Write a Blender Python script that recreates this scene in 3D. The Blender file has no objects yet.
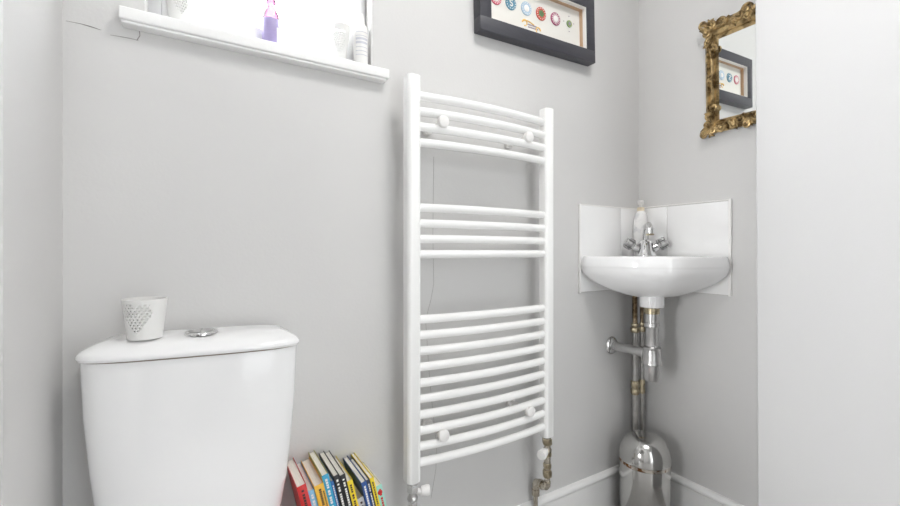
import bpy, bmesh, math, random
from mathutils import Vector, Matrix
random.seed(7)
C = bpy.context.scene.collection
PI = math.pi

# ------------------------------------------------------------------ camera
sc = bpy.context.scene
YAW = math.radians(31.14)
cam_d = bpy.data.cameras.new('camera')
cam_d.sensor_fit = 'HORIZONTAL'; cam_d.sensor_width = 36.0
cam_d.lens = 422.0 / 900 * 36
cam_d.shift_y = -2.0 / 900
cam_d.clip_start = .01
cam = bpy.data.objects.new('camera', cam_d); C.objects.link(cam)
cam.location = (0, 0, 1.0)
cam.rotation_euler = (PI / 2, 0, -YAW)
sc.camera = cam

# ------------------------------------------------------------------ world, daylight, exposure
w = bpy.data.worlds.new('daylight'); sc.world = w; w.use_nodes = True
w.node_tree.nodes['Background'].inputs[0].default_value = (.93, .97, 1, 1)
w.node_tree.nodes['Background'].inputs[1].default_value = 0.9


def area(name, loc, rot, sx, sy, power, col=(1, 1, 1)):
    d = bpy.data.lights.new(name, 'AREA'); d.shape = 'RECTANGLE'; d.size = sx; d.size_y = sy
    d.energy = power; d.color = col
    o = bpy.data.objects.new(name, d); C.objects.link(o); o.location = loc; o.rotation_euler = rot
    return o


# overcast daylight just outside the little window
area('window_daylight', (.62, 1.85, 1.95), (math.radians(-80), 0, math.radians(-27)), 1.3, 1.3, 140, (.96, .98, 1))
# fill light added at the far end of the hall, shining through the left doorway
area('hall_fill_light', (-2.85, .40, .95), (0, math.radians(-90), 0), 1.6, 1.2, 50, (.99, .995, 1))
# soft fill added behind the camera, outside an invented opening in the front wall
area('doorway_fill_light', (.62, -1.75, 1.05), (math.radians(90), 0, 0), 1.4, 1.9, 4.2, (1, .995, .985))
# unseen overhead fill light added to the room (its fitting is built below)
d = bpy.data.lights.new('ceiling_fill_light', 'AREA'); d.shape = 'DISK'; d.size = .5; d.energy = 5.5; d.color = (1, .985, .97)
o = bpy.data.objects.new('ceiling_fill_light', d); C.objects.link(o); o.location = (.72, .12, 2.52)

sc.view_settings.view_transform = 'Standard'
sc.view_settings.look = 'None'
sc.view_settings.exposure = 1.18
sc.view_settings.gamma = 1.0
sc.view_settings.use_curve_mapping = False
sc.cycles.max_bounces = 10
sc.cycles.diffuse_bounces = 7
sc.cycles.glossy_bounces = 6
sc.cycles.caustics_reflective = False
sc.cycles.caustics_refractive = False


# ------------------------------------------------------------------ materials
def mat(name, col, rough=.5, metal=0., bump=0., bscale=80., var=0., vscale=3., coat=0., spec=.5, trans=0., col2=None, emit=0, stretch=None, ramp=(.4, .65)):
    m = bpy.data.materials.new(name); m.use_nodes = True
    nt = m.node_tree; b = nt.nodes['Principled BSDF']
    b.inputs['Base Color'].default_value = (*col, 1)
    b.inputs['Roughness'].default_value = rough
    b.inputs['Metallic'].default_value = metal
    b.inputs['Specular IOR Level'].default_value = spec
    b.inputs['Coat Weight'].default_value = coat
    b.inputs['Coat Roughness'].default_value = .03
    b.inputs['Transmission Weight'].default_value = trans
    if emit:
        b.inputs['Emission Color'].default_value = (*col, 1); b.inputs['Emission Strength'].default_value = emit
    tc = nt.nodes.new('ShaderNodeTexCoord')
    src = tc.outputs['Object']
    if stretch:
        mp = nt.nodes.new('ShaderNodeMapping'); mp.inputs['Scale'].default_value = stretch
        nt.links.new(src, mp.inputs[0]); src = mp.outputs[0]
    if var or col2:
        n = nt.nodes.new('ShaderNodeTexNoise'); n.inputs['Scale'].default_value = vscale; n.inputs['Detail'].default_value = 4
        nt.links.new(src, n.inputs['Vector'])
        r = nt.nodes.new('ShaderNodeValToRGB')
        r.color_ramp.elements[0].position = ramp[0]; r.color_ramp.elements[1].position = ramp[1]
        c2 = col2 if col2 else tuple(c * (1 - var) for c in col)
        r.color_ramp.elements[0].color = (*c2, 1); r.color_ramp.elements[1].color = (*col, 1)
        nt.links.new(n.outputs['Fac'], r.inputs[0]); nt.links.new(r.outputs[0], b.inputs['Base Color'])
    if bump:
        n = nt.nodes.new('ShaderNodeTexNoise'); n.inputs['Scale'].default_value = bscale; n.inputs['Detail'].default_value = 3
        nt.links.new(src, n.inputs['Vector'])
        bp = nt.nodes.new('ShaderNodeBump'); bp.inputs['Strength'].default_value = bump; bp.inputs['Distance'].default_value = .002
        nt.links.new(n.outputs['Fac'], bp.inputs['Height']); nt.links.new(bp.outputs[0], b.inputs['Normal'])
    return m


M = {}
M['wall'] = mat('greige_wall_paint', (.65, .645, .638), .6, bump=.12, bscale=140, var=.025, vscale=2.5, spec=.35)
M['nib'] = mat('white_wall_paint', (.50, .50, .50), .6, bump=.10, bscale=220, var=.012, vscale=3, spec=.35)
M['ceil'] = mat('ceiling_paint', (.84, .84, .83), .8, bump=.05)
M['floor'] = mat('floor_vinyl', (.46, .45, .44), .45, bump=.05, bscale=40, col2=(.40, .39, .38), vscale=6, stretch=(1, 12, 1))
M['hall'] = mat('hall_wall_paint', (.16, .155, .15), .8, var=.05)
M['hallfloor'] = mat('hall_floor_boards', (.07, .06, .055), .5, var=.3, vscale=5, stretch=(1, 10, 1))
M['gloss'] = mat('white_gloss_paint', (.87, .867, .86), .3, var=.02, vscale=8)
M['upvc'] = mat('white_window_plastic', (.88, .88, .89), .3, var=.01)
M['ceramic'] = mat('white_glazed_ceramic', (.885, .885, .89), .12, coat=.6, var=.008, vscale=4)
M['tile'] = mat('white_glazed_tile', (.89, .89, .89), .12, coat=.4, var=.012, vscale=3)
M['grout'] = mat('grey_grout', (.60, .59, .57), .9, var=.1, vscale=30)
M['radwhite'] = mat('white_radiator_enamel', (.90, .90, .89), .25, coat=.2, var=.012, vscale=6)
M['plasticw'] = mat('white_plastic', (.85, .84, .825), .35, var=.02, vscale=10)
M['chrome'] = mat('chrome', (.80, .80, .80), .10, 1, var=.08, vscale=20)
M['dullchrome'] = mat('dull_chrome', (.64, .635, .63), .3, 1, col2=(.58, .575, .57), vscale=25)
M['pipe'] = mat('grey_pipe', (.60, .59, .58), .28, 1, col2=(.50, .49, .47), vscale=30)
M['groove'] = mat('dark_groove', (.20, .20, .20), .3, .6, var=.2, vscale=40)
M['brass'] = mat('tarnished_brass', (.64, .57, .41), .32, 1, col2=(.38, .32, .22), vscale=60)
M['fitting'] = mat('worn_valve_fitting', (.66, .61, .52), .26, 1, col2=(.42, .38, .31), vscale=45, ramp=(.35, .6))
M['copper'] = mat('aged_copper_hose', (.48, .38, .26), .35, 1, col2=(.20, .15, .10), vscale=60)
M['steel'] = mat('polished_steel', (.62, .615, .60), .16, 1, bump=.02, bscale=12, var=.08, vscale=6)
M['steelrust'] = mat('rust_spotted_steel', (.66, .62, .56), .25, 1, col2=(.22, .10, .04), vscale=55, ramp=(.42, .52))
M['black'] = mat('black_plastic', (.02, .02, .02), .4, var=.1)
M['gold'] = mat('antique_gold', (.60, .44, .22), .30, .75, col2=(.12, .075, .03), vscale=45, bump=.35, bscale=120, ramp=(.36, .60))
M['mirror'] = mat('mirror_glass', (.90, .92, .91), .01, 1, var=.002)
M['charcoal'] = mat('charcoal_frame_wood', (.050, .050, .062), .38, bump=.08, bscale=60, var=.12, vscale=12, stretch=(1, 8, 8))
M['tan'] = mat('tan_box_lining', (.58, .40, .26), .6, var=.1, vscale=20)
M['card'] = mat('cream_card', (.74, .73, .69), .8, var=.03, vscale=10)
M['lip'] = mat('white_inner_lip', (.86, .85, .83), .5, var=.01)
M['crack'] = mat('crack_shadow', (.30, .285, .27), .9, var=.1)
M['pages'] = mat('book_pages', (.88, .85, .77), .8, bump=.2, bscale=90, var=.10, vscale=40, stretch=(14, 1, 1))
M['cupw'] = mat('white_cup_bisque', (.78, .775, .76), .5, var=.015, vscale=12)
M['marble'] = mat('marbled_white_plastic', (.84, .83, .82), .25, col2=(.58, .58, .60), vscale=26, ramp=(.33, .5))
M['cream'] = mat('cream_pump_collar', (.80, .70, .52), .4, var=.05)
M['label'] = mat('grey_print_label', (.62, .63, .68), .6, var=.06, vscale=30)
M['drain'] = mat('black_rubber', (.03, .03, .03), .6, var=.1)


def flat(name, col, rough=.5):
    return mat(name, col, rough, var=.05, vscale=15)


def glassy(name, col, rough=.05, t=.75):
    m = bpy.data.materials.new(name); m.use_nodes = True; nt = m.node_tree
    nt.nodes.remove(nt.nodes['Principled BSDF'])
    out = nt.nodes['Material Output']
    tr = nt.nodes.new('ShaderNodeBsdfTransparent'); tr.inputs[0].default_value = (*col, 1)
    tl = nt.nodes.new('ShaderNodeBsdfTranslucent'); tl.inputs[0].default_value = (*col, 1)
    gl = nt.nodes.new('ShaderNodeBsdfGlossy'); gl.inputs[0].default_value = (1, 1, 1, 1); gl.inputs[1].default_value = rough
    a = nt.nodes.new('ShaderNodeMixShader'); a.inputs[0].default_value = 1 - t
    nt.links.new(tr.outputs[0], a.inputs[1]); nt.links.new(tl.outputs[0], a.inputs[2])
    fr = nt.nodes.new('ShaderNodeFresnel'); fr.inputs[0].default_value = 1.4
    b = nt.nodes.new('ShaderNodeMixShader')
    nt.links.new(fr.outputs[0], b.inputs[0]); nt.links.new(a.outputs[0], b.inputs[1]); nt.links.new(gl.outputs[0], b.inputs[2])
    nt.links.new(b.outputs[0], out.inputs[0])
    return m


M['pane'] = glassy('frosted_window_glass', (.97, .98, .98), .2, .06)
M['pinkglass'] = glassy('pink_bottle_glass', (.54, .33, .44), .05, .8)
M['violet'] = mat('lavender_sleeve', (.40, .34, .60), .35, var=.15, vscale=30)
M['crystal'] = mat('clear_crystal', (.80, .80, .80), .06, var=.45, vscale=110, coat=.5, trans=.35)


# ------------------------------------------------------------------ mesh builder
class MB:
    def __init__(s):
        s.bm = bmesh.new(); s.mi = 0

    def _add(s, vs, fs):
        v = [s.bm.verts.new(p) for p in vs]
        out = []
        for f in fs:
            try:
                fc = s.bm.faces.new([v[i] for i in f]); fc.material_index = s.mi; fc.smooth = True; out.append(fc)
            except ValueError:
                pass
        return v, out

    def box(s, a, b, bev=0., seg=2, mtx=None):
        x0, y0, z0 = a; x1, y1, z1 = b
        vs = [(x0, y0, z0), (x1, y0, z0), (x1, y1, z0), (x0, y1, z0), (x0, y0, z1), (x1, y0, z1), (x1, y1, z1), (x0, y1, z1)]
        fs = [(0, 3, 2, 1), (4, 5, 6, 7), (0, 1, 5, 4), (1, 2, 6, 5), (2, 3, 7, 6), (3, 0, 4, 7)]
        if mtx is not None:
            vs = [mtx @ Vector(p) for p in vs]
        v, f = s._add(vs, fs)
        if bev:
            ed = set(e for fc in f for e in fc.edges)
            r = bmesh.ops.bevel(s.bm, geom=list(ed), offset=bev, segments=seg, profile=.5, affect='EDGES')
            for fc in r['faces']:
                fc.smooth = True; fc.material_index = s.mi
        return s

    def rings(s, rs, cap0=True, cap1=True, closed=True):
        n = len(rs[0]); vs = [p for r in rs for p in r]; fs = []
        m = n if closed else n - 1
        for i in range(len(rs) - 1):
            for j in range(m):
                k = (j + 1) % n
                fs.append((i * n + j, i * n + k, (i + 1) * n + k, (i + 1) * n + j))
        if cap0: fs.append(tuple(reversed(range(n))))
        if cap1: fs.append(tuple((len(rs) - 1) * n + j for j in range(n)))
        s._add(vs, fs); return s

    def lathe(s, prof, c=(0, 0, 0), axis=(0, 0, 1), seg=32, cap0=True, cap1=True):
        ax = Vector(axis).normalized()
        q = Vector((0, 0, 1)).rotation_difference(ax)
        rs = []
        for r, h in prof:
            r = max(r, .00005)
            rs.append([Vector(c) + q @ Vector((r * math.cos(2 * PI * j / seg), r * math.sin(2 * PI * j / seg), h)) for j in range(seg)])
        return s.rings(rs, cap0, cap1)

    def cyl(s, a, b, r, r2=None, seg=20, bev=0.):
        a = Vector(a); b = Vector(b); L = (b - a).length; r2 = r if r2 is None else r2
        if bev:
            prof = [(r - bev, 0), (r, bev), (r2, L - bev), (r2 - bev, L)]
        else:
            prof = [(r, 0), (r2, L)]
        return s.lathe(prof, a, b - a, seg)

    def tube(s, pts, rad, seg=12):
        pts = [Vector(p) for p in pts]; n = len(pts)
        rad = rad if isinstance(rad, (list, tuple)) else [rad] * n
        t0 = (pts[1] - pts[0]).normalized()
        up = Vector((0, 0, 1)) if abs(t0.z) < .9 else Vector((1, 0, 0))
        nrm = t0.cross(up).normalized(); rs = []; pt = t0
        for i, p in enumerate(pts):
            t = (pts[min(i + 1, n - 1)] - pts[max(i - 1, 0)]).normalized()
            nrm = (pt.rotation_difference(t) @ nrm).normalized(); pt = t
            bn = t.cross(nrm)
            rs.append([p + (nrm * math.cos(2 * PI * j / seg) + bn * math.sin(2 * PI * j / seg)) * rad[i] for j in range(seg)])
        return s.rings(rs)

    def ball(s, c, r, sc3=(1, 1, 1), seg=14, mtx=None):
        vs = []; fs = []; c = Vector(c); nr = seg // 2
        rs = []
        for i in range(nr + 1):
            th = PI * i / nr
            ring = []
            for j in range(seg):
                p = Vector((max(math.sin(th), .001) * math.cos(2 * PI * j / seg) * sc3[0], max(math.sin(th), .001) * math.sin(2 * PI * j / seg) * sc3[1], -math.cos(th) * sc3[2])) * r
                if mtx is not None: p = mtx @ p
                ring.append(c + p)
            rs.append(ring)
        return s.rings(rs)

    def prism(s, poly, z0, z1):
        n = len(poly)
        return s.rings([[(x, y, z0) for x, y in poly], [(x, y, z1) for x, y in poly]])

    def build(s, name, m, parent=None, angle=38, loc=None):
        bmesh.ops.recalc_face_normals(s.bm, faces=s.bm.faces[:])
        a = math.radians(angle)
        for e in s.bm.edges:
            if len(e.link_faces) == 2:
                e.smooth = e.calc_face_angle(0) < a
        else:
            e.smooth = False
        me = bpy.data.meshes.new(name); s.bm.to_mesh(me); s.bm.free()
        for mm in (m if isinstance(m, (list, tuple)) else [m]):
            me.materials.append(mm)
        o = bpy.data.objects.new(name, me); C.objects.link(o)
        if parent: o.parent = parent
        if loc: o.location = loc
        return o


def tag(o, label, cat, group=None):
    o['label'] = label; o['category'] = cat
    if group: o['group'] = group
    return o


def thing(name, label, cat, loc=(0, 0, 0), rot=(0, 0, 0), group=None):
    o = bpy.data.objects.new(name, None); C.objects.link(o); o.empty_display_size = .05
    o.location = loc; o.rotation_euler = rot
    return tag(o, label, cat, group)


def struct(name, mb, m, parent=None):
    o = mb.build(name, m, parent)
    if not parent: o['kind'] = 'structure'
    return o


# ------------------------------------------------------------------ room shell
XL, XR, YB, YF, ZT = -.218, 1.555, 1.08, -1.2, 2.60
WX0, WX1, WZ0, WZ1 = -.090, .409, 1.47, 2.12       # window opening in the back wall
b = MB()
b.box((XL - .1, YB, 0), (WX0, YB + .14, ZT)).box((WX1, YB, 0), (XR + .1, YB + .14, ZT))
b.box((WX0, YB, 0), (WX1, YB + .14, WZ0)).box((WX0, YB, WZ1), (WX1, YB + .14, ZT))
wall_back = struct('wall_back', b, M['wall'])
# hairline cracks in the plaster
b = MB()
b.tube([(-.2135, YB, 1.444), (-.192, YB, 1.4445), (-.176, YB, 1.443), (-.160, YB, 1.4405)], [.0004, .0007, .0012, .0005], 6)
b.tube([(-.146, YB, 1.4345), (-.13, YB, 1.4355), (-.114, YB, 1.436), (-.1, YB, 1.4355)], [.0005, .0007, .0007, .0004], 6)
b.tube([(-.103, YB, 1.4345), (-.0975, YB, 1.446), (-.0985, YB, 1.455)], .0008, 6)
b.tube([(.597, YB, 1.275), (.594, YB, 1.05), (.597, YB, .905), (.588, YB, .86), (.570, YB, .80), (.584, YB, .62), (.607, YB, .42), (.604, YB, .36), (.588, YB, .28)], .00045, 6)
b.build('plaster_crack', M['crack'], wall_back)
# left wall with the doorway the photographer stands beside
b = MB()
b.box((XL - .1, .66, 0), (XL, YB, ZT)).box((XL - .1, YF, 0), (XL, -.10, ZT)).box((XL - .1, -.10, 2.0), (XL, .66, ZT))
struct('wall_left', b, M['wall'])
b = MB(); b.box((XR, YF, 0), (XR + .1, YB, ZT)); struct('wall_right', b, M['wall'])
b = MB(); b.box((XL - .1, YF - .1, 0), (.15, YF, ZT)).box((1.15, YF - .1, 0), (XR + .1, YF, ZT)).box((.15, YF - .1, 2.05), (1.15, YF, ZT)); struct('wall_front', b, M['wall'])  # opening in this unseen wall added to let the fill light in
b = MB(); b.box((.08, YF, 0), (.15, YF + .016, 2.12), .003).box((1.15, YF, 0), (1.198, YF + .016, 2.12), .003).box((.15, YF, 2.05), (1.15, YF + .016, 2.12), .003)
struct('trim_5', b, M['gloss'])
b = MB(); b.box((XL - .1, YF - .1, ZT), (XR + .1, YB + .14, ZT + .1)); struct('ceiling', b, M['ceil'])
b = MB(); b.box((XL - .1, YF - .1, -.1), (XR + .1, YB + .14, 0)); struct('floor', b, M['floor'])
# boxed-in white nib on the right, nearer the camera
b = MB(); b.box((1.200, YF, 0), (XR, .507, ZT), .004, 3)
for v in b.bm.verts:
    if v.co.y > 0: v.co.y += (v.co.z - 1.0) * .0045
struct('wall_nib', b, M['nib'])
# unseen hall beyond the doorway, added and kept dark for reflections
b = MB()
b.box((-3.1, -.7, 0), (-3.0, 1.2, ZT)).box((-3.0, 1.1, 0), (XL - .1, 1.2, ZT)).box((-3.0, -.7, 0), (XL - .1, -.6, ZT)).box((-3.1, -.7, ZT), (XL - .1, 1.2, ZT + .1))
struct('wall_hall', b, M['hall'])
b = MB(); b.box((-3.1, -.7, -.1), (XL - .1, 1.2, 0)); struct('floor_hall', b, M['hallfloor'])
# door architrave
b = MB()
b.box((XL, .65, 0), (XL + .010, .752, 2.08), .002).box((XL + .008, .655, 0), (XL + .018, .724, 2.08), .003)
b.box((XL, -.18, 0), (XL + .015, -.10, 2.08), .002).box((XL, -.18, 2.0), (XL + .015, .752, 2.08), .002)
b.box((XL - .1, .65, 0), (XL, .66, 2.0)).box((XL - .1, -.10, 0), (XL, -.09, 2.0)).box((XL - .1, -.09, 1.99), (XL, .65, 2.0))
struct('trim_1', b, M['gloss'])


# skirting
def skirt(name, p0, p1, n):
    # profile in (out, z): board, groove, rounded top bead
    prof = [(0, 0), (.014, 0), (.014, .134), (.0115, .1345), (.0115, .137), (.017, .1375), (.019, .142), (.018, .149), (.013, .155), (.006, .158), (0, .158)]
    b = MB(); p0 = Vector(p0); p1 = Vector(p1); n = Vector(n)
    b.rings([[p + n * u + Vector((0, 0, z)) for u, z in prof] for p in (p0, p1)])
    struct(name, b, M['gloss'])


skirt('baseboard_back', (XL, YB, 0), (XR, YB, 0), (0, -1, 0))
skirt('baseboard_right', (XR, .512, 0), (XR, YB, 0), (-1, 0, 0))
skirt('baseboard_left', (XL, .753, 0), (XL, YB, 0), (1, 0, 0))

# window: frame, casement, pane, board
b = MB()
FY = YB + .050


def rectframe(b, x0, x1, z0, z1, y0, y1, wd, bev=.004):
    b.box((x0, y0, z0), (x0 + wd, y1, z1), bev).box((x1 - wd, y0, z0), (x1, y1, z1), bev)
    b.box((x0 + wd - .004, y0, z0), (x1 - wd + .004, y1, z0 + wd), bev).box((x0 + wd - .004, y0, z1 - wd), (x1 - wd + .004, y1, z1), bev)


rectframe(b, WX0, WX1, 1.482, WZ1, FY, FY + .06, .030)
win = struct('window_1', b, M['upvc'])
b = MB(); rectframe(b, WX0 + .026, WX1 - .026, 1.510, WZ1 - .03, FY - .010, FY + .05, .036, .006); b.build('casement', M['upvc'], win)
b = MB(); b.box((WX0 + .058, FY + .02, 1.542), (WX1 - .058, FY + .026, WZ1 - .062)); b.build('window_pane', M['pane'], win)
b = MB()
b.box((-.130, 1.050, 1.461), (.446, YB + .002, 1.4865), .0035, 3)
b.box((WX0 + .001, YB, 1.462), (WX1 - .001, FY + .03, 1.4865), .001)
b.box((-.126, 1.0545, 1.4555), (.438, YB + .002, 1.461), .002)
struct('trim_2', b, M['gloss'])
b = MB()
b.box((WX1 - .003, YB + .001, 1.4865), (WX1, FY - .012, WZ1), .0005).box((WX0, YB + .001, 1.4865), (WX0 + .003, FY - .012, WZ1), .0005)
struct('trim_4', b, M['gloss'])
# boxed-in pipe ledge low on the back wall (under the books)
b = MB(); b.box((.18, .86, 0), (.448, YB, .262), .004); struct('trim_3', b, M['gloss'])

# ------------------------------------------------------------------ unseen ceiling lamp, added as fill
cl = thing('ceiling_fill_lamp', 'round white flush ceiling lamp, unseen, added as fill light', 'lamp', (.72, .12, ZT))
b = MB(); b.lathe([(.27, 0), (.27, -.02), (.25, -.03)], seg=48); b.build('fill_lamp_base', M['plasticw'], cl)
b = MB(); b.lathe([(.25, -.028), (.235, -.05), (.10, -.066), (.0001, -.07)], seg=48)
b.build('fill_lamp_diffuser', mat('lit_opal_diffuser', (1, .97, .93), .4, emit=1.5, var=.01), cl)

# ------------------------------------------------------------------ toilet
toi = thing('toilet', 'white close-coupled toilet with glossy curved cistern in the left corner', 'toilet', (.0135, 1.068, 0), (0, 0, math.radians(-4)))


def dplan(hw, dep, back=None, nb=10, nf=40):
    """D-shaped plan, flat back at y=0, bowed front towards -y"""
    pts = []
    hb = hw * .955
    side = dep * .66
    for i in range(nf + 1):                      # front bow from right to left, superellipse
        t = PI * i / nf
        cx, sy = math.cos(t), math.sin(t)
        x = hw * math.copysign(abs(cx) ** .55, cx)
        y = -side - (dep - side) * abs(sy) ** .85
        pts.append((x, y))
    for i in range(1, 5):
        f = i / 5
        pts.append((-hw + (hw - hb) * f, -side * (1 - f)))
    pts.append((-hb, 0)); pts.append((hb, 0))
    for i in range(1, 5):
        f = 1 - i / 5
        pts.append((hw - (hw - hb) * f, -side * (1 - f)))
    return pts


tilt = lambda p: (p[0], p[1], p[2] - p[0] * .013)
lv = [(.7995, .183, .139), (.70, .1795, .137), (.60, .172, .132), (.52, .164, .127), (.45, .152, .121), (.415, .146, .116), (.405, .138, .108)]
b = MB(); b.rings([[tilt((x, y, z)) for x, y in dplan(hw, dp)] for z, hw, dp in lv]); b.build('cistern', M['ceramic'], toi)
b = MB(); b.rings([[tilt((x, y + .001, z)) for x, y in dplan(hw, dp)] for z, hw, dp in ((.8025, .1815, .1375), (.799, .1815, .1375))])
b.build('lid_gap', mat('brown_lid_joint', (.22, .16, .11), .8, var=.1), toi)
lid = [(.802, .185, .141), (.8035, .1875, .1435), (.807, .189, .1455), (.811, .1885, .145), (.8155, .185, .141), (.820, .180, .135), (.825, .171, .127), (.829, .162, .116), (.832, .150, .103), (.8335, .130, .090), (.8345, .09, .075)]
b = MB()
rs = []
for z, hw, dp in lid:
    k = 1 - dp / .1455
    rs.append([tilt((x, y * (dp - .02 * (k > .02)) / dp - .02 * (k > .02) * (1 if k > .02 else 0), z)) for x, y in dplan(hw, dp)])
b.rings(rs); b.build('cistern_lid', M['ceramic'], toi)
# dual flush button on the crown
btn = MB(); btn.lathe([(.030, 0), (.030, .003), (.028, .0055), (.024, .006), (.024, .0045), (.0001, .0045)], (.003, -.078, .8335), seg=36)
fb = btn.build('flush_button', M['chrome'], toi)
for sx, nm in ((-1, 'full_flush_half'), (1, 'half_flush_half')):
    b = MB()
    poly = [(.003 + sx * (.001 + .0215 * math.cos(a)), -.078 + .0215 * math.sin(a)) for a in [(-PI / 2 + PI * i / 14) for i in range(15)]]
    b.prism(poly, .8375, .8405); b.build(nm, M['dullchrome'], fb)
# pan, seat and seat lid (below the frame)


def pan_oval(cx, cy, a, bb, n=36):
    return [(cx + a * math.cos(2 * PI * i / n), cy + bb * math.sin(2 * PI * i / n)) for i in range(n)]


b = MB()
b.rings([[(x, y, z) for x, y in pan_oval(0, cy, a, bb)] for z, cy, a, bb in ((0, -.26, .11, .20), (.02, -.26, .108, .198), (.16, -.27, .105, .195), (.27, -.32, .15, .235), (.36, -.345, .178, .262), (.388, -.345, .180, .265), (.392, -.345, .165, .25))])
b.box((-.155, -.16, .30), (.155, -.002, .404), .012)
b.build('pan', M['ceramic'], toi)
b = MB(); b.rings([[(x, y, z) for x, y in pan_oval(0, -.355, a, bb)] for z, a, bb in ((.391, .178, .225), (.394, .183, .23), (.408, .183, .23), (.412, .178, .225))]); b.build('seat', M['plasticw'], toi)
b = MB(); b.rings([[(x, y, z) for x, y in pan_oval(0, -.355, a, bb)] for z, a, bb in ((.413, .178, .225), (.417, .184, .231), (.425, .182, .229), (.431, .165, .21), (.434, .1, .14))]); b.build('seat_lid', M['plasticw'], toi)


# ------------------------------------------------------------------ perforated cups
def heart(u, v):
    # u right, v up, about -1..1
    x, y = u * 1.15, v * 1.1 + .05
    return (x * x + y * y - .72) ** 3 - x * x * y ** 3 * 1.6 < 0


def cup(name, label, cat, loc, r0, r1, H, face, group, lattice=False, hs=.30, rot=(0, 0, 0)):
    n, m = (112, 42) if not lattice else (112, 54)
    bm = bmesh.new(); grid = []
    for i in range(m + 1):
        z = H * i / m
        r = r0 + (r1 - r0) * (i / m) ** (.75 if lattice else 1)
        grid.append([bm.verts.new((r * math.cos(2 * PI * j / n), r * math.sin(2 * PI * j / n), z)) for j in range(n)])
    cell = 4
    for i in range(m):
        for j in range(n):
            a = (j + .5) / n * 2 * PI - face
            a = (a + PI) % (2 * PI) - PI
            rep = a / .85 if abs(a) < .85 else 9
            u, v = rep, ((i + .5) / m - .50) / hs
            row = i // 3
            jj = (j + (2 if row % 2 else 0)) % cell
            hole = (i % 3 < 2) and jj < 2 and abs(v) < 1.2 and heart(u, v)
            if hole: continue
            f = bm.faces.new((grid[i][j], grid[i][(j + 1) % n], grid[i + 1][(j + 1) % n], grid[i + 1][j])); f.smooth = True
    bm.faces.new(list(reversed(grid[0])))
    me = bpy.data.meshes.new(name); bm.to_mesh(me); bm.free(); me.materials.append(M['cupw'])
    o = bpy.data.objects.new(name, me); C.objects.link(o)
    o.location = loc; o.rotation_euler = rot
    s = o.modifiers.new('wall', 'SOLIDIFY'); s.thickness = .003; s.offset = -1
    return tag(o, label, cat, group)


cup('perforated_cup', 'white tapered cup with pierced heart pattern standing on the toilet cistern lid', 'cup', (-.081, .9855, .8355), .0275, .0360, .0745, math.radians(-112), None, hs=.42, rot=(math.radians(1), 0, 0))

# ------------------------------------------------------------------ things on the window board
SB = 1.4866
cup('perforated_cup', 'white pierced heart cup at the left end of the window board', 'cup', (-.030, 1.098, SB), .014, .030, .102, math.radians(-80), None, True, hs=.36)
cup('perforated_cup', 'white pierced heart cup at the right end of the window board beside the pump bottle', 'cup', (.325, 1.100, SB), .013, .0275, .102, math.radians(-105), None, True, hs=.36)
bt = thing('glass_bottle', 'pink and violet glass bottle in the middle of the window board', 'bottle', (.157, 1.095, SB))
b = MB(); b.lathe([(.017, 0), (.0195, .003), (.0195, .075), (.0185, .083), (.012, .095), (.0085, .101), (.0085, .108), (.012, .110), (.012, .116), (.009, .118), (.009, .135), (.011, .136), (.011, .142)], seg=28); b.build('glass_body', M['pinkglass'], bt)
b = MB(); b.lathe([(.0197, .004), (.0202, .005), (.0202, .068), (.0197, .069)], seg=32, cap0=False, cap1=False); b.build('violet_sleeve', M['violet'], bt)
b = MB(); b.cyl((0, 0, .139), (0, 0, .165), .012, .010, 24, .002); b.build('stopper', M['pinkglass'], bt)
b = MB()
arc = [math.radians(a) for a in range(-60, -19, 8)]
b.rings([[(.0206 * math.cos(a), .0206 * math.sin(a), z) for a in arc] for z in (.006, .048)], False, False, closed=False)
b.build('bottle_label', M['cupw'], bt)
pb = thing('pump_bottle', 'white lotion bottle with printed label at the right end of the window board', 'bottle', (.3795, 1.090, SB))
b = MB(); b.lathe([(.017, 0), (.019, .003), (.0195, .05), (.0190, .100), (.0165, .112), (.0105, .119)], seg=28); b.build('bottle_body', M['plasticw'], pb)
b = MB(); b.lathe([(.0105, .117), (.0105, .130), (.0085, .132), (.0085, .143), (.006, .146), (.001, .1465)], seg=20); b.build('cap', M['plasticw'], pb)
b = MB()
for k in range(7):
    arc = [math.radians(a) for a in range(-150, -49, 10)]
    z = .03 + k * .010
    b.rings([[(.0198 * math.cos(a), .0198 * math.sin(a), zz) for a in arc] for zz in (z, z + (.006 if k in (3, 4) else .002))], False, False, closed=False)
b.build('printed_label', M['label'], pb)

# ------------------------------------------------------------------ towel radiator
rad = thing('towel_radiator', 'white curved ladder towel radiator on the grey back wall', 'radiator', (.729, 1.0, 0))


def dsec(cx, cy, hw, hd, n=8):
    pts = [(cx + hw, cy + hd), (cx - hw, cy + hd)]
    r = .011
    for k in range(n + 1):
        a = PI + (PI / 2) * k / n
        pts.append((cx - hw + r + r * math.cos(a), cy - hd + r + r * math.sin(a)))
    for k in range(n + 1):
        a = 1.5 * PI + (PI / 2) * k / n
        pts.append((cx + hw - r + r * math.cos(a), cy - hd + r + r * math.sin(a)))
    return pts


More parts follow.
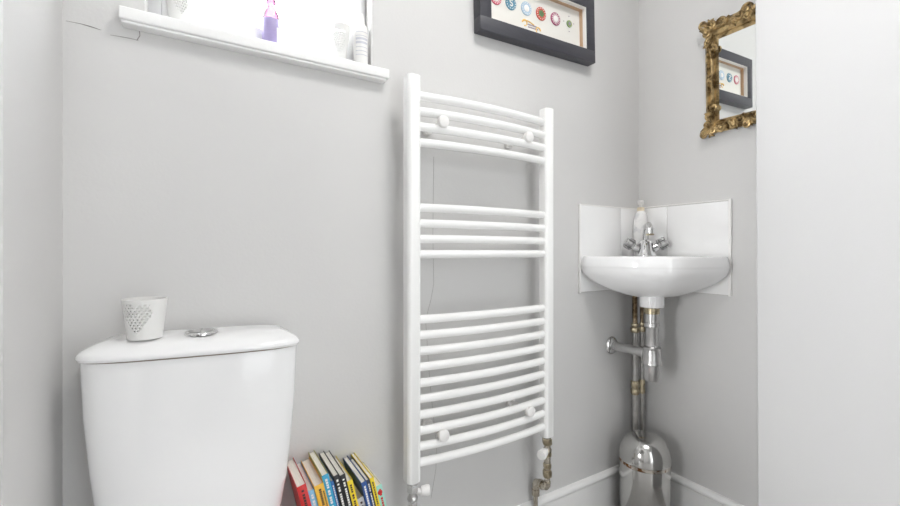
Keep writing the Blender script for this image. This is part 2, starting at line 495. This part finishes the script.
RX = ((-.2395, .394, 1.461), (.2405, .404, 1.456))
for x, z0, z1 in RX:
    b = MB()
    sec = dsec(x, 0, .0192, .0155); sm = dsec(x, 0, .0177, .014)
    b.rings([[(px, py, z0) for px, py in sm], [(px, py, z0 + .002) for px, py in sec], [(px, py, z1 - .002) for px, py in sec], [(px, py, z1) for px, py in sm]])
    b.build('upright_tube', M['radwhite'], rad)
zs = [1.412, 1.371, 1.330, 1.288, 1.115, 1.073, 1.032, .991, .818, .776, .734, .692, .649, .607, .565, .523, .481, .439]
BOW = .017
for z in zs:
    b = MB(); pts = []
    for k in range(25):
        t = -1 + 2 * k / 24
        pts.append((t * .232, .003 - BOW * (1 - t * t), z))
    b.tube(pts, .0120, 14); b.build('heating_bar', M['radwhite'], rad)
for x, z in ((-.159, 1.347), (.141, 1.347), (-.158, .505), (.148, .510)):
    yb = .003 - BOW * (1 - (x / .232) ** 2)
    b = MB()
    b.cyl((x, .0795, z), (x, .064, z), .015, .015, 20, .002).cyl((x, .070, z), (x, yb - .006, z), .007, None, 12)
    br = b.build('wall_bracket', M['plasticw'], rad)
    b = MB(); b.lathe([(.008, 0), (.0155, .004), (.0165, .010), (.015, .016), (.009, .0185), (.0001, .019)], (x, yb - .006, z), (0, -1, 0), 24)
    b.build('bracket_cap', M['plasticw'], br)


def hexnut(b, c, r, h):
    x, y, z = c
    b.rings([[(x + r * k * math.cos(PI / 3 * i), y + r * k * math.sin(PI / 3 * i), zz) for i in range(6)] for zz, k in ((z, .9), (z + .003, 1), (z + h - .003, 1), (z + h, .9))])


for side, (x, z0, z1) in zip((-1, 1), RX):
    b = MB()
    b.cyl((x, 0, z0 + .004), (x, 0, z0 - .006), .0125, None, 16)
    b.cyl((x, 0, z0 - .026), (x, 0, z0 - .085), .0105, None, 16)
    b.ball((x, 0, z0 - .044), .0145, (1, 1, .8))
    v = b.build('radiator_valve', M['fitting' if side > 0 else 'dullchrome'], rad)
    b = MB(); hexnut(b, (x, 0, z0 - .026), .016, .020); b.build('valve_nut', M['brass' if side > 0 else 'chrome'], v)
    b = MB(); hexnut(b, (x, 0, z0 - .064), .0140, .016); b.build('valve_nut', M['brass' if side > 0 else 'chrome'], v)
    dirv = Vector((.95, -.30, 0)) if side < 0 else Vector((-.90, -.42, -.02))
    dirv.normalize()
    p = Vector((x, 0, z0 - (.027 if side < 0 else .040)))
    b = MB(); b.lathe([(r_ * (.9 if side < 0 else 1), h_ * (.85 if side < 0 else 1)) for r_, h_ in ((.007, .008), (.008, .024), (.0130, .026), (.0155, .046), (.014, .053), (.0001, .054))], p, dirv, 24)
    b.build('valve_knob', M['plasticw'], v)
    b = MB()
    zb = z0 - .165
    if side > 0:
        b.cyl((x, 0, z0 - .08), (x, 0, zb + .012), .0085, None, 14)
        b.tube([(x, 0, zb + .02), (x, .001, zb + .008), (x, .006, zb + .001), (x, .014, zb - .002), (x, .040, zb - .002), (x, .050, zb - .006), (x, .054, zb - .014), (x, .054, zb - .05)], .0115, 14)
        b.cyl((x, .022, zb - .002), (x, .034, zb - .002), .015, None, 16)
        b.cyl((x, .054, zb - .03), (x, .054, .001), .0075, None, 12)
        b.cyl((x, .054, zb - .05), (x, .054, zb - .03), .013, None, 14)
    else:
        b.cyl((x, 0, z0 - .08), (x, 0, .001), .0085, None, 14)
        hexnut(b, (x, 0, z0 - .11), .0145, .022)
    sp_ = b.build('supply_pipe', M['fitting' if side > 0 else 'dullchrome'], rad)
    if side > 0:
        for zz, rr, hh_ in ((z0 - .130, .0150, .022), (z0 - .102, .0132, .016)):
            b = MB(); hexnut(b, (x, 0, zz), rr, hh_); b.build('pipe_nut', M['brass'], sp_)

# ------------------------------------------------------------------ framed badges picture
pic = thing('picture_frame', 'charcoal box frame of round coloured badges hung high on the back wall', 'picture', (.9945, YB - .001, 1.679), (0, math.radians(-1.5), 0))
# local: x along wall, z up from the bottom edge, y towards the wall
hw, hh, dp = .2560, .234, .036
b = MB()
bw = .043


def framebars(b, hw, z0, z1, bw, y0, y1, bev):
    b.box((-hw, y0, z0), (hw, y1, z0 + bw), bev).box((-hw, y0, z1 - bw), (hw, y1, z1), bev)
    b.box((-hw, y0, z0 + bw - .003), (-hw + bw, y1, z1 - bw + .003), bev).box((hw - bw, y0, z0 + bw - .003), (hw, y1, z1 - bw + .003), bev)


framebars(b, hw, 0, hh, bw, -dp, 0, .0015); b.build('outer_frame', M['charcoal'], pic)
b = MB(); framebars(b, hw - bw + .003, bw - .003, hh - bw + .003, .0045, -dp + .002, -.018, .0004); b.build('inner_lip', M['lip'], pic)
b = MB(); framebars(b, hw - bw + .003, bw - .003, hh - bw + .003, .0050, -.0178, -.003, .0003); b.build('box_lining', M['tan'], pic)
b = MB(); b.box((-hw + bw - .001, -.0042, bw - .001), (hw - bw + .001, -.001, hh - bw + .001)); b.build('backing_card', M['card'], pic)
bc = {k: flat('badge_' + k, c) for k, c in dict(rose=(.55, .10, .16), blue=(.10, .26, .36), pale=(.42, .55, .68), red=(.60, .10, .07), green=(.16, .30, .14), plum=(.36, .07, .16), white=(.85, .83, .80), gold=(.85, .55, .16), ink=(.28, .22, .30)).items()}
bx = [-.172, -.111, -.045, .021, .089, .157]
bz = .131
spec = [('rose', 'white', .0215), ('blue', 'white', .0220), ('pale', 'white', .0225), ('red', 'green', .0225), ('plum', 'white', .0225), ('green', 'green', .0125)]


def disc(b, x, z, r, y, t=.0015, seg=28):
    b.lathe([(r, 0), (r, t * .7), (r * .96, t)], (x, y, z), (0, -1, 0), seg)


for i, (x, (c1, c2, r)) in enumerate(zip(bx, spec)):
    b = MB(); disc(b, x, bz, r, -.0042, .003); bd = b.build('badge', bc[c1], pic)
    b = MB()
    for k in range(14):                          # beaded edge
        a = 2 * PI * k / 14
        disc(b, x + r * .8 * math.cos(a), bz + r * .8 * math.sin(a), r * .08, -.0070, .0006, 8)
    b.build('badge_edging', bc['white' if i != 5 else 'gold'], bd)
    b = MB()
    if i == 1:
        pts = [(x + r * .25 * math.cos(t) + r * .0, -.0078, bz + r * (.28 if t < 5 else -.0)) for t in (0, 1)]
        sp = []
        for k in range(21):
            t = k / 20
            ang = math.radians(20 + 250 * min(t * 2, 1)) if t <= .5 else math.radians(90 - 250 * (t * 2 - 1))
            cz = .22 if t <= .5 else -.22
            sp.append((x + r * .24 * math.cos(ang), -.0076, bz + r * (cz + .22 * math.sin(ang))))
        b.tube(sp, r * .09, 8)
    elif i == 3:
        for k in range(5):
            a = 2 * PI * k / 5
            disc(b, x + r * .30 * math.cos(a), bz + r * .30 * math.sin(a), r * .26, -.0070, .0008, 12)
    elif i == 5:
        disc(b, x, bz, r * .45, -.0070, .001)
    elif i == 2:
        disc(b, x, bz, r * .5, -.0070, .001)
        b.box((x - r * .1, -.0088, bz - r * .35), (x + r * .1, -.008, bz + r * .35))
    else:
        disc(b, x, bz, r * .52, -.0070, .001)
        b.lathe([(r * .66, 0), (r * .66, .001), (r * .60, .001), (r * .60, 0)], (x, -.0070, bz), (0, -1, 0), 24)
    b.build('badge_motif', bc[c2] if i != 5 else bc['ink'], bd)
# little dots round the last badge
for dx, dz in ((-.026, .004), (.024, .006), (0, .027), (0, -.027)):
    b = MB(); disc(b, bx[5] + dx, bz + dz, .0018, -.0042, .001, 8); b.build('badge_dot', bc['ink'], pic)
# gold swirl and tiny illegible lines of lettering beneath
b = MB()
for sx in (-1, 1):
    b.tube([(-.023 + sx * (.030 + .010 * math.cos(a)) , -.005, .077 + sx * -.006 + .010 * math.sin(a)) for a in [k * .45 for k in range(12)]], [.0025 - .0001 * k for k in range(12)], 8)
b.tube([(-.059 + k * .008, -.005, .088 + .004 * math.sin(k * .7)) for k in range(7)], .0018, 8)
b.build('gold_flourish', bc['gold'], pic)
b = MB()
for row, (x0, x1, z) in enumerate(((-.045, -.001, .079), (-.037, .003, .071))):
    x = x0
    while x < x1:
        wd = random.uniform(.003, .006); b.box((x, -.0052, z), (x + wd, -.004, z + .004)); x += wd + .0018
b.build('tiny_lettering', bc['ink'], pic)

# ------------------------------------------------------------------ ornate mirror
# local axes: X = to the right along the wall as seen (world -y), Y = into the wall (world +x), Z up
mir = thing('ornate_mirror', 'carved antique gold framed mirror on the right wall above the basin', 'mirror', (XR - .004, .812, 1.402), (math.radians(1.2), 0, math.radians(-91.3)))
MW, MH = .285, .395
RW = .05
b = MB()


def rail(b, p0, p1, across, y0=-.016):
    """fluted moulding from p0 to p1, profile across its width"""
    p0 = Vector(p0); p1 = Vector(p1); ac = Vector(across); wd = ac.length; ac.normalize()
    prof = [(0, 0), (0, -.008), (.12, -.013), (.22, -.016), (.30, -.012), (.42, -.014), (.55, -.019), (.68, -.016), (.76, -.010), (.86, -.013), (1, -.007), (1, 0)]
    b.rings([[p + ac * (u * wd) + Vector((0, y, 0)) for u, y in prof] for p in (p0, p1)])


rail(b, (.006, 0, .02), (.006, 0, MH - .02), (RW - .006, 0, 0))
rail(b, (MW - .006, 0, MH - .02), (MW - .006, 0, .02), (-(RW - .006), 0, 0))
rail(b, (MW - .02, 0, .008), (.02, 0, .008), (0, 0, RW - .008))
rail(b, (.02, 0, MH - .008), (MW - .02, 0, MH - .008), (0, 0, -(RW + .012)))
mf = b.build('gilt_frame', M['gold'], mir)
b = MB(); b.box((RW - .012, -.0065, RW - .012), (MW - RW + .012, -.001, MH - RW)); b.build('mirror_glass', M['mirror'], mir)


def scroll(b, c, r, turns, start, cw=1, rad=.006, tail=None):
    pts = []; rr = []; n = int(16 * turns) + 4
    for k in range(n + 1):
        t = k / n
        a = start + cw * 2 * PI * turns * t
        q = r * (1 - .85 * t)
        pts.append((c[0] + q * math.cos(a), -.017 - .006 * t, c[1] + q * math.sin(a)))
        rr.append(rad * (1.0 - .35 * t))
    if tail:
        p0 = pts[0]
        pre = [(tail[0] + (p0[0] - tail[0]) * f, -.012 - .005 * f, tail[1] + (p0[2] - tail[1]) * f) for f in (0, .35, .7)]
        pts = pre + pts; rr = [rad * .3, rad * .7, rad * .95] + rr
    b.tube(pts, rr, 8)
    b.ball((c[0], -.022, c[1]), rad * .9, (1, .8, 1), 10)


def leaf(b, p, ang, L, wd, y=-.017):
    # an acanthus lobe: curled, tapering, with a mid rib
    ca, sa = math.cos(ang), math.sin(ang)
    rs = []
    for k in range(7):
        t = k / 6
        hwid = wd * math.sin(PI * (.12 + .86 * t)) * (1 - .25 * t)
        cx = p[0] + ca * L * t; cz = p[1] + sa * L * t
        yy = y - .006 * math.sin(PI * t)
        ring = []
        for s_, dy in ((-1, .004), (-.5, -.002), (0, .001), (.5, -.002), (1, .004), (0, .008)):
            ring.append((cx - sa * hwid * s_, yy + dy, cz + ca * hwid * s_))
        rs.append(ring)
    b.rings(rs)


def corner(cx, cz, sx, sz, k=1.0):
    b = MB()
    P = lambda x, z: (cx + sx * x * k, cz + sz * z * k)
    def sc_(c, r, t, st, cw, rad, tail=None):
        # mirror angles for this corner
        cc = P(*c)
        a = math.atan2(math.sin(st) * sz, math.cos(st) * sx)
        scroll(b, cc, r * k, t, a, cw * sx * sz, rad, P(*tail) if tail else None)
    def lf(p, ang, L, wd, y=-.017):
        a = math.atan2(math.sin(ang) * sz, math.cos(ang) * sx)
        leaf(b, P(*p), a, L * k, wd * k, y)
    sc_((.004, .004), .016, 1.4, 0, 1, .0058, (.034, -.006))
    sc_((.030, .012), .014, 1.3, PI, -1, .0052, (.004, .030))
    sc_((.012, .036), .013, 1.3, -PI / 2, 1, .005, (.032, .028))
    sc_((.060, .018), .015, 1.4, PI, 1, .0054, (.036, .036))
    sc_((.020, .066), .013, 1.3, -PI / 2, -1, .005, (.036, .044))
    sc_((.090, .028), .012, 1.3, PI * .8, -1, .0048, (.066, .008))
    sc_((.036, .092), .010, 1.2, -PI / 2, 1, .0044, (.018, .074))
    lf((.034, .034), math.radians(-160), .048, .011); lf((.034, .034), math.radians(-110), .046, .010)
    lf((.030, .024), math.radians(-135), .046, .010, -.020)
    lf((.040, .030), math.radians(-20), .042, .010); lf((.030, .042), math.radians(105), .042, .009)
    lf((.070, .030), math.radians(10), .044, .009); lf((.024, .080), math.radians(80), .044, .008)
    lf((.070, .034), math.radians(-70), .030, .008); lf((.028, .070), math.radians(165), .028, .008)
    b.build('corner_carving', M['gold'], mf)


corner(.002, .002, 1, 1); corner(MW - .002, .002, -1, 1)
corner(.002, MH - .002, 1, -1, 1.08); corner(MW - .002, MH - .002, -1, -1, 1.08)
for z, up in ((.026, 1), (MH - .030, -1)):
    b = MB()
    for k in range(5):
        x = .100 + k * .0225
        scroll(b, (x, z + (.006 if k % 2 else -.006)), .013, 1.3, PI * (k % 2), 1 if k % 2 else -1, .005, (x - .02, z))
        leaf(b, (x, z), math.radians(70 if k % 2 else -70), .026, .007)
    scroll(b, (MW / 2, z - up * .016), .016, 1.4, 0, 1, .0056, (MW / 2 + .03, z))
    b.build('rail_carving', M['gold'], mf)
for x in (RW / 2, MW - RW / 2):
    b = MB()
    scroll(b, (x, MH / 2 + .008), .009, 1.1, -PI / 2, 1, .0035); scroll(b, (x, MH / 2 - .010), .009, 1.1, PI / 2, 1, .0035)
    leaf(b, (x, MH / 2 + .01), PI / 2, .022, .005, -.02); leaf(b, (x, MH / 2 - .01), -PI / 2, .022, .005, -.02)
    b.build('rail_carving', M['gold'], mf)

# ------------------------------------------------------------------ tile splashback, basin, tap, bottle
TZ0, TZ1 = .848, 1.172
tl = thing('tile_splashback', 'white tiled splashback panel on the back wall left of the tap', 'tiles', (1.2, YB, TZ0))
b = MB(); G = .0012
for x0, x1 in ((1.207, 1.432 - G), (1.432 + G, XR - .0085)):
    b.box((x0, YB - .008, TZ0 + .002), (x1, YB - .0005, TZ1 - .004), .0012)
b.build('tiles', M['tile'], tl).matrix_parent_inverse = tl.matrix_world.inverted() if False else Matrix.Translation((-1.2, -YB, -TZ0))
b = MB(); b.box((1.204, YB - .0062, TZ0), (XR - .0085, YB - .0004, TZ1 - .002)); b.build('grout', M['grout'], tl).matrix_parent_inverse = Matrix.Translation((-1.2, -YB, -TZ0))
b = MB(); b.box((1.199, YB - .0095, TZ0 - .002), (1.2075, YB - .0003, TZ1 + .001), .0025); b.box((1.1995, YB - .0088, TZ1 - .0045), (XR - .009, YB - .0003, TZ1), .0012)
b.build('edge_trim', M['plasticw'], tl).matrix_parent_inverse = Matrix.Translation((-1.2, -YB, -TZ0))

tr_ = thing('tile_splashback', 'white tiled splashback panel on the right wall below the mirror', 'tiles', (XR, .728, TZ0))
inv = Matrix.Translation((-XR, -.728, -TZ0))
b = MB()
for y0, y1 in ((.736, .954 - G), (.954 + G, YB - .0005)):
    b.box((XR - .008, y0, TZ0 + .002), (XR - .0005, y1, TZ1 - .002), .0012)
b.build('tiles', M['tile'], tr_).matrix_parent_inverse = inv
b = MB(); b.box((XR - .0062, .733, TZ0), (XR - .0004, YB - .0005, TZ1)); b.build('grout', M['grout'], tr_).matrix_parent_inverse = inv
b = MB(); b.box((XR - .0095, .7275, TZ0 - .002), (XR - .0003, .7365, TZ1 + .005), .0025); b.box((XR - .0088, .7275, TZ1), (XR - .0003, YB - .0005, TZ1 + .0045), .0012)
b.build('edge_trim', M['plasticw'], tr_).matrix_parent_inverse = inv

bas = thing('corner_basin', 'small white ceramic corner basin on the tiled splashback', 'basin', (XR, YB, 0))
# local u = -x, v = -y from the room corner


def basin_plan(E=.357, e=.085, m=.262, off=.0105, n=36):
    pts = [(off, off)]
    pts += [(off + (E - off) * f, off) for f in (.25, .5, .75)]
    # short end of the left wing, rounded, then the bowed front
    ctrl = [(E - .006, off), (E + .002, off + .02), (E, e * .62), (E - .010, e), (m * 1.16, m * .80), (m, m), (m * .80, m * 1.16), (e, E - .010), (e * .62, E), (off + .02, E + .002), (off, E - .006)]
    # Catmull-Rom through the control points
    cp = [Vector((*ctrl[0], 0))] + [Vector((*c, 0)) for c in ctrl] + [Vector((*ctrl[-1], 0))]
    for i in range(1, len(cp) - 2):
        for k in range(8):
            t = k / 8
            p0, p1, p2, p3 = cp[i - 1], cp[i], cp[i + 1], cp[i + 2]
            q = .5 * ((2 * p1) + (p2 - p0) * t + (2 * p0 - 5 * p1 + 4 * p2 - p3) * t * t + (3 * p1 - p0 - 3 * p2 + p3) * t ** 3)
            pts.append((max(q.x, off), max(q.y, off)))
    pts.append(ctrl[-1])
    pts += [(off, off + (E - off) * f) for f in (.75, .5, .25)]
    return pts


P = basin_plan()
ctr = (.170, .170)


def scaled(s, z, c=ctr, shrink_wall=True):
    return [(-(c[0] + (u - c[0]) * s), -(c[1] + (v - c[1]) * s), z) for u, v in P]


rs = []
for i in range(15):
    t = (PI / 2) * (1 - i / 14) ** 1.4
    z = .942 - .106 * math.sin(t)
    s_ = .17 + .825 * (math.cos(t)) ** 1.6
    rs.append(scaled(s_, z))
rs += [scaled(1.0, .9445), scaled(1.0, .948), scaled(.993, .958), scaled(.982, .970), scaled(.972, .978), scaled(.962, .9805), scaled(.945, .981)]
# inner bowl: an oval in front of the tap ledge
n = len(P)
cx_, cy_ = .185, .185
inner = []
for u, v in P:
    a = math.atan2(v - cx_, u - cy_)
    ddir = Vector((math.cos(a), math.sin(a)))
    al = ddir.dot(Vector((.7071, -.7071))); bl = ddir.dot(Vector((.7071, .7071)))
    r = 1 / math.sqrt((al / .150) ** 2 + (bl / .082) ** 2)
    inner.append((a, r))
for z, k in ((.9805, 1.0), (.976, .96), (.955, .9), (.92, .78), (.89, .55), (.878, .25), (.876, .08)):
    rs.append([(-(cx_ + math.cos(a) * r * k), -(cy_ + math.sin(a) * r * k), z) for a, r in inner])
b = MB(); b.rings(rs); b.build('bowl', M['ceramic'], bas, 50)
b = MB(); b.lathe([(.034, .800), (.0395, .803), (.0405, .815), (.0405, .852)], (-.170, -.170, 0), seg=36); b.build('waste_boss', M['ceramic'], bas)
b = MB(); b.cyl((-.185, -.185, .876), (-.185, -.185, .882), .022, .020, 24); b.build('plughole', M['chrome'], bas)

# tap: local frame facing the room along the diagonal
tap = thing('basin_mixer_tap', 'small chrome mixer tap with two clear heads on the corner basin', 'tap', (1.471, .992, .981), (0, 0, math.radians(-45)))
tap.scale = (1.22, 1.22, 1.22)
# local -y = towards the room (down-left of the corner), x = to the right as seen
b = MB()
b.lathe([(.030, 0), (.030, .004), (.0285, .008), (.026, .016), (.0225, .032), (.020, .044), (.013, .050), (.0001, .052)], seg=32)
for sx in (-1, 1):
    b.tube([(0, 0, .018), (sx * .018, 0, .022), (sx * .034, -.001, .030)], [.016, .0135, .011], 16)
b.build('tap_body', M['chrome'], tap)
b = MB()
b.tube([(0, .002, .040), (0, 0, .062), (0, -.010, .082), (0, -.026, .094), (0, -.044, .095), (0, -.056, .090), (0, -.061, .082)], [.010, .0095, .009, .0088, .0088, .0092, .0096], 16)
sp = b.build('spout', M['chrome'], tap)
b = MB(); b.cyl((0, -.062, .084), (0, -.063, .066), .0115, .0115, 20, .001); b.build('nozzle', M['chrome'], sp)
b = MB(); b.cyl((0, -.063, .0665), (0, -.063, .0625), .0118, .010, 20); b.build('nozzle_ring', M['brass'], sp)
for sx in (-1, 1):
    dv = Vector((sx * .83, -.18, .53)).normalized()
    p = Vector((sx * .034, -.001, .030))
    b = MB(); b.lathe([(.009, -.006), (.0105, 0), (.0105, .004)], p, dv, 20)
    hd = b.build('tap_head_stem', M['chrome'], tap)
    # fluted clear head with four lobes
    b = MB(); q = Vector((0, 0, 1)).rotation_difference(dv)
    rs = []
    for h, k in ((.003, .75), (.006, 1), (.016, 1.06), (.026, 1.0), (.030, .8)):
        rs.append([p + q @ Vector(((.0155 + .0024 * math.cos(4 * a)) * k * math.cos(a), (.0155 + .0024 * math.cos(4 * a)) * k * math.sin(a), h)) for a in [2 * PI * i / 40 for i in range(40)]])
    b.rings(rs); b.build('clear_head', M['crystal'], hd)
    b = MB()
    for i in range(4):
        a = PI / 4 + i * PI / 2
        b.cyl(p + q @ Vector((.0142 * math.cos(a), .0142 * math.sin(a), .005)), p + q @ Vector((.0142 * math.cos(a), .0142 * math.sin(a), .028)), .0016, None, 8)
    b.lathe([(.0165, .0105), (.0178, .012), (.0165, .0135)], p, dv, 24, False, False)
    b.build('head_grooves', M['groove'], hd)
    b = MB(); b.lathe([(.009, .0295), (.009, .0315), (.007, .0325), (.0001, .0325)], p, dv, 20); b.build('head_disc', M['chrome'], hd)

so = thing('soap_dispenser', 'white marbled pump soap bottle behind the tap in the basin corner', 'bottle', (1.514, 1.042, .981))
b = MB(); b.lathe([(.024, 0), (.027, .004), (.0275, .06), (.027, .12), (.025, .150), (.021, .168), (.012, .178)], seg=36); b.build('bottle_body', M['marble'], so)
b = MB(); b.lathe([(.012, .176), (.0135, .178), (.0135, .190), (.011, .192)], seg=24); b.build('pump_collar', M['cream'], so)
b = MB(); b.lathe([(.0055, .190), (.0055, .202), (.0115, .204), (.0125, .216), (.010, .219), (.0001, .2195)], seg=24)
b.tube([(0, 0, .210), (-.014, -.012, .211), (-.022, -.019, .208)], [.006, .005, .004], 10); b.build('pump_head', M['plasticw'], so)

# ------------------------------------------------------------------ waste trap and supply pipes
tp = thing('bottle_trap', 'chrome bottle trap under the corner basin with outlet into the wall', 'pipe', (1.385, .910, .80))
b = MB()
b.cyl((0, 0, .0005), (0, 0, -.022), .0262, None, 28, .002)
b.build('flange', M['brass'], tp)
b = MB(); b.lathe([(.0225, -.018), (.0225, -.052), (.0245, -.054), (.0245, -.068), (.0215, -.070), (.0205, -.072), (.0205, -.142)], seg=28); b.build('tailpiece', M['dullchrome'], tp)
b = MB(); b.lathe([(.0215, -.136), (.0285, -.140), (.0285, -.147), (.027, -.149), (.0315, -.192), (.0325, -.194), (.0325, -.200), (.0275, -.202), (.0265, -.212), (.0265, -.252), (.022, -.258), (.0001, -.259)], seg=28); b.build('trap_cup', M['dullchrome'], tp)
b = MB(); b.cyl((0, .02, -.165), (0, .167, -.166), .0165, None, 20); b.cyl((0, .024, -.165), (0, .048, -.165), .021, .019, 20, .002); b.build('outlet_pipe', M['dullchrome'], tp)
b = MB(); b.lathe([(.034, 0), (.034, .003), (.029, .009), (.017, .013), (.0165, .022)], (0, .1695, -.166), (0, -1, 0), 28); b.build('wall_rose', M['chrome'], tp)

for (x, y, r, lab) in ((1.482, 1.045, .0112, 'thicker grey supply pipe rising behind the bottle trap, left of the pair'), (1.519, 1.040, .0080, 'thinner grey supply pipe rising behind the bottle trap, right of the pair')):
    sp = thing('supply_pipe', lab, 'pipe', (x, y, 0))
    b = MB(); b.cyl((0, 0, .0005), (0, 0, .70), r, None, 18); b.build('riser', M['pipe'], sp)
    b = MB()
    for z in (.438, .468): hexnut(b, (0, 0, z), r * 1.45, .020)
    b.cyl((0, 0, .436), (0, 0, .491), r * 1.2, None, 16); b.build('compression_fitting', M['brass'], sp)
    b = MB(); hexnut(b, (0, 0, .680), r * 1.5, .020); hexnut(b, (0, 0, .704), r * 1.25, .012); b.build('tap_connector', M['brass'], sp)
    b = MB()
    b.tube([(0, 0, .70), (-.001, 0, .76), (-.001, 0, .79), (-.001, 0, .815), (-.001, 0, .838)], r * .82, 12)
    for k in range(30):
        z = .735 + k * .0028
        b.lathe([(r * .82, 0), (r * .93, .0012), (r * .82, .0024)], (-.001 - max(0, z - .76) * .0, 0, z), (0, 0, 1), 12, False, False)
    b.build('flexible_hose', M['copper'], sp)

# ------------------------------------------------------------------ pedal bin
bn = thing('pedal_bin', 'small polished steel pedal bin with domed lid in the corner under the basin', 'bin', (1.41, .955, 0), (0, 0, math.radians(-56)))
b = MB(); b.lathe([(.0845, .018), (.086, .02), (.086, .234), (.0855, .236)], seg=56); b.build('bin_body', M['steel'], bn)
b = MB(); b.lathe([(.087, 0), (.089, .003), (.089, .018), (.0865, .022)], seg=48); b.build('plinth', M['black'], bn)
b = MB(); b.lathe([(.0862, .227), (.0878, .229), (.0878, .239), (.0862, .241)], seg=56, cap0=False, cap1=False); b.build('rim_band', M['steelrust'], bn)
prof = [(.0885, .2405), (.0895, .2415), (.0895, .245)] + [(.0890 * math.cos(a) ** .62 if a < 1.57 else .0001, .245 + .084 * math.sin(a)) for a in [PI / 2 * k / 20 for k in range(1, 21)]]
b = MB(); b.lathe(prof, seg=64); b.build('domed_lid', M['steel'], bn, 50)
b = MB(); b.box((-.016, -.120, .006), (.016, -.080, .012), .002); b.build('pedal', M['black'], bn)
b = MB(); b.box((-.020, .080, .205), (.020, .094, .246), .003); b.build('hinge', M['black'], bn)

# ------------------------------------------------------------------ books
ZL = .2624
bcol = dict(red=(.62, .02, .02), sky=(.25, .55, .80), amber=(.85, .48, .04), cyan=(.04, .36, .60), blue=(.03, .16, .45), black=(.012, .012, .014), yellow=(.90, .68, .02), silver=(.55, .54, .55), navy=(.01, .07, .28), ink=(.015, .02, .06), mint=(.36, .72, .62), pale=(.70, .70, .68), olive=(.42, .40, .08), grey=(.16, .15, .17))
BM = {k: mat('cover_' + k, c, .35, var=.06, vscale=20) for k, c in bcol.items()}
TXT = {k: flat('lettering_' + k, c) for k, c in dict(white=(.85, .84, .8), dark=(.05, .02, .02), red=(.6, .02, .02), gold=(.8, .6, .1)).items()}
# (spine colour, thickness, height, depth, lettering, label, board colour)
books = [
    ('red', 0.0195, 0.242, .135, 'dark', 'red paperback with dark lettering, nearest the toilet cistern', 'red'),
    ('sky', 0.0135, 0.222, .150, 'white', 'pale blue slim book between the red and amber books', 'sky'),
    ('amber', 0.0205, 0.231, .135, 'dark', 'thick amber orange paperback in the leaning book row', 'amber'),
    ('cyan', 0.0145, 0.248, .130, 'white', 'cyan book with white lettering and olive back edge, right of the amber one', 'olive'),
    ('blue', 0.0075, 0.229, .120, 'white', 'thin blue book just left of the two black ones', 'blue'),
    ('black', 0.0130, 0.241, .130, 'white', 'black paperback beside the thin blue book, left of the black pair', 'black'),
    ('black', 0.0125, 0.239, .132, 'white', 'black paperback beside the yellow book, right of the black pair', 'black'),
    ('yellow', 0.0130, 0.219, .130, 'dark', 'bright yellow slim book right of the black pair', 'yellow'),
    ('silver', 0.0150, 0.170, .125, 'dark', 'short pale grey book, lowest in the leaning row', 'grey'),
    ('navy', 0.0125, 0.209, .142, 'white', 'blue paperback with thick white pages right of the short grey book', 'navy'),
    ('ink', 0.0090, 0.209, .120, 'white', 'thin dark navy book between the blue and yellow books', 'ink'),
    ('yellow', 0.0095, 0.212, .140, 'dark', 'yellow book second from the right end of the row', 'yellow'),
    ('mint', 0.0145, 0.188, .125, 'red', 'mint green book with a red mark at the right end of the row', 'pale'),
]
x = .2385
lean = math.radians(13)
for i, (sc_n, t, h, dpt, tx, lab, bd_n) in enumerate(books):
    ln = lean + math.radians((-1.5, 0, -.5, .5, 0, .5, 0, 0, 2.0, 0, .5, .5, 1)[i]) * 0 
    front = .937 + (-.004, .004, 0, .004, .006, .002, .001, .004, .006, -.001, .004, .002, .003)[i]
    bk = thing('book', lab, 'book', (x, front, ZL), (0, -ln, 0), 'leaning row of books behind the toilet')
    cv = .0013
    b = MB()
    b.box((0, 0, 0), (cv, dpt, h), .0003, 1); b.box((t - cv, 0, 0), (t, dpt, h), .0003, 1)
    b.build('cover', BM[bd_n], bk)
    b = MB(); b.box((0, -.001, 0), (t, .0012, h), .0005, 2); s0 = b.build('spine', BM[sc_n], bk)
    b = MB(); b.box((cv, .0012, .002), (t - cv, dpt - .003, h - .003)); b.build('pages', M['pages'], bk)
    # illegible lines of spine lettering running down the spine
    b = MB(); z = h - .010; rw = min(.0026, t * .17)
    while z > h * .25:
        L = random.uniform(.003, .0055)
        b.box((t * .5 - rw, -.0015, z - L), (t * .5 + rw, -.0008, z)); z -= L + (.0016 if random.random() < .8 else .005)
    if t > .02:
        z = h - .018
        while z > h * .4:
            L = random.uniform(.002, .004); b.box((t * .80 - .001, -.0015, z - L), (t * .80 + .0014, -.0008, z)); z -= L + .0014
    b.build('spine_lettering', TXT[tx], s0)
    if i == 12:
        b = MB(); b.ball((t * .45, -.001, h - .018), .006, (1, .25, 1.1), 12); b.build('red_motif', TXT['red'], s0)
    x += t / math.cos(lean) + .0003
